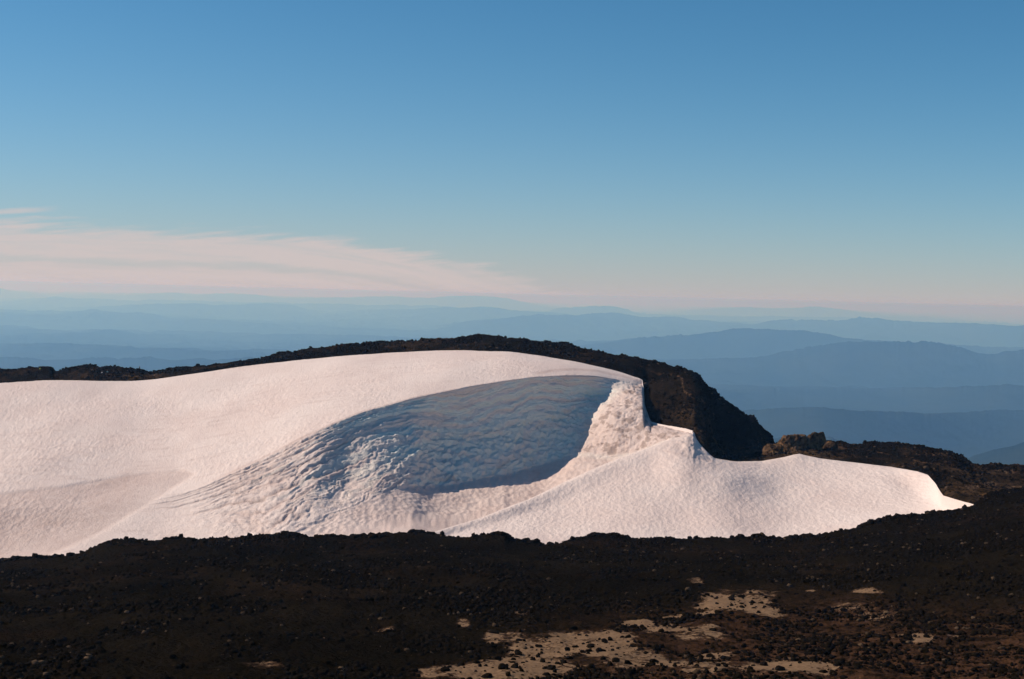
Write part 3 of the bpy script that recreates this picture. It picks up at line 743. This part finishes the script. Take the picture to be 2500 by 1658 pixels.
def person(px, py, r, seated, jacket, label, rz=0.0):
    root = bpy.data.objects.new("person", None); COL.objects.link(root)
    root['label'] = label; root['category'] = "person"; root['group'] = "hikers on the far left ridge"
    root.location = unproj(np.array([px]), np.array([py]), np.array([r]))[0]; root.rotation_euler = (0, 0, rz)
    if seated:
        h = .30; kn = [(-.12,-.42,.50),(.12,-.42,.50)]; ft = [(-.13,-.55,.05),(.13,-.55,.05)]; toe = [(-.13,-.70,.03),(.13,-.70,.03)]
        el_ = [(-.30,-.08,.55),(.30,-.08,.55)]; hd = [(-.16,-.32,.52),(.16,-.32,.52)]
    else:
        h = .92; kn = [(-.11,-.02,.50),(.13,-.06,.50)]; ft = [(-.12,.02,.08),(.15,-.05,.08)]; toe = [(-.12,-.15,.03),(.15,-.22,.03)]
        el_ = [(-.30,.03,1.15),(.30,.03,1.15)]; hd = [(-.28,-.10,.90),(.28,-.10,.90)]
    sh = h+.50
    J = [(0,0,h),(0,0,h+.22),(0,0,sh-.06),(0,0,sh+.06),(0,-.01,sh+.16),(0,-.02,sh+.28),
         (-.19,0,sh-.03),el_[0],hd[0],(.19,0,sh-.03),el_[1],hd[1],(-.10,0,h-.02),kn[0],ft[0],toe[0],(.10,0,h-.02),kn[1],ft[1],toe[1]]
    E = [(0,1),(1,2),(2,3),(3,4),(4,5),(2,6),(6,7),(7,8),(2,9),(9,10),(10,11),(0,12),(12,13),(13,14),(14,15),(0,16),(16,17),(17,18),(18,19)]
    Rr = [.14,.13,.14,.06,.095,.085,.06,.045,.035,.06,.045,.035,.085,.06,.045,.035,.085,.06,.045,.035]
    b = skin_mesh("body", J, E, Rr, M_SKIN); b.parent = root
    j = skin_mesh("jacket", [J[i] for i in (0,1,2,6,7,8,9,10,11)], [(0,1),(1,2),(2,3),(3,4),(4,5),(2,6),(6,7),(7,8)], [.19,.175,.18,.09,.072,.055,.09,.072,.055], jacket); j.parent = root
    tr = skin_mesh("trousers", [J[i] for i in (0,12,13,14,16,17,18)], [(0,1),(1,2),(2,3),(0,4),(4,5),(5,6)], [.16,.11,.085,.065,.11,.085,.065], M_TROU); tr.parent = root
    hr = skin_mesh("hair", [(0,.02,sh+.20),(0,0,sh+.31)], [(0,1)], [.10,.095], M_HAIR); hr.parent = root
    return root
JK = {'dark': plain("dark_jacket_cloth", (.02, .02, .025)), 'yellow': plain("yellow_jacket_cloth", (.55, .62, .05)), 'pale': plain("pale_jacket_cloth", (.55, .52, .52)), 'teal': plain("teal_jacket_cloth", (.12, .38, .40)), 'brown': plain("brown_jacket_cloth", (.05, .03, .02))}
person(217, 899, 178.5, False, JK['dark'], "standing hiker in dark clothes on the highest hump of the left ridge", .3)
person(341, 904.5, 177.5, False, JK['brown'], "standing hiker seen above the boulder at the right end of the left ridge", 2.2)
person(67, 908.5, 176.5, False, JK['dark'], "standing hiker left of the black lava block on the ridge", -.6)
person(98, 904.5, 172, True, JK['yellow'], "seated hiker in a yellow-green jacket in front of the black block", .5)
person(249, 914, 172, True, JK['pale'], "seated hiker in a pale jacket on the left ridge", -.4)
person(262, 912, 172.5, True, JK['teal'], "seated hiker in a teal jacket right of the pale one", .8)

# ------------------------------------------------------------------ haze
bpy.ops.mesh.primitive_cube_add(size=1)
hz = bpy.context.object; hz.name = "haze"; hz.data.name = "haze"
hz.scale = (520000, 300000, 1720); hz.location = (0, 110000, 40-860)
hz['kind'] = 'stuff'; hz['label'] = "blue summer haze filling the valleys between the far ranges"
mt, t = mat_new("haze")
pv = t.n('ShaderNodeVolumePrincipled')
pv.inputs['Color'].default_value = c4(.235, .525, 1.0)
pv.inputs['Absorption Color'].default_value = c4(1, 1, 1)
pv.inputs['Density'].default_value = 6.0e-5
pv.inputs['Anisotropy'].default_value = 0.2
o = t.n('ShaderNodeOutputMaterial'); t.put(o.inputs['Volume'], pv)
hz.data.materials.append(mt)
hz.display_type = 'WIRE'
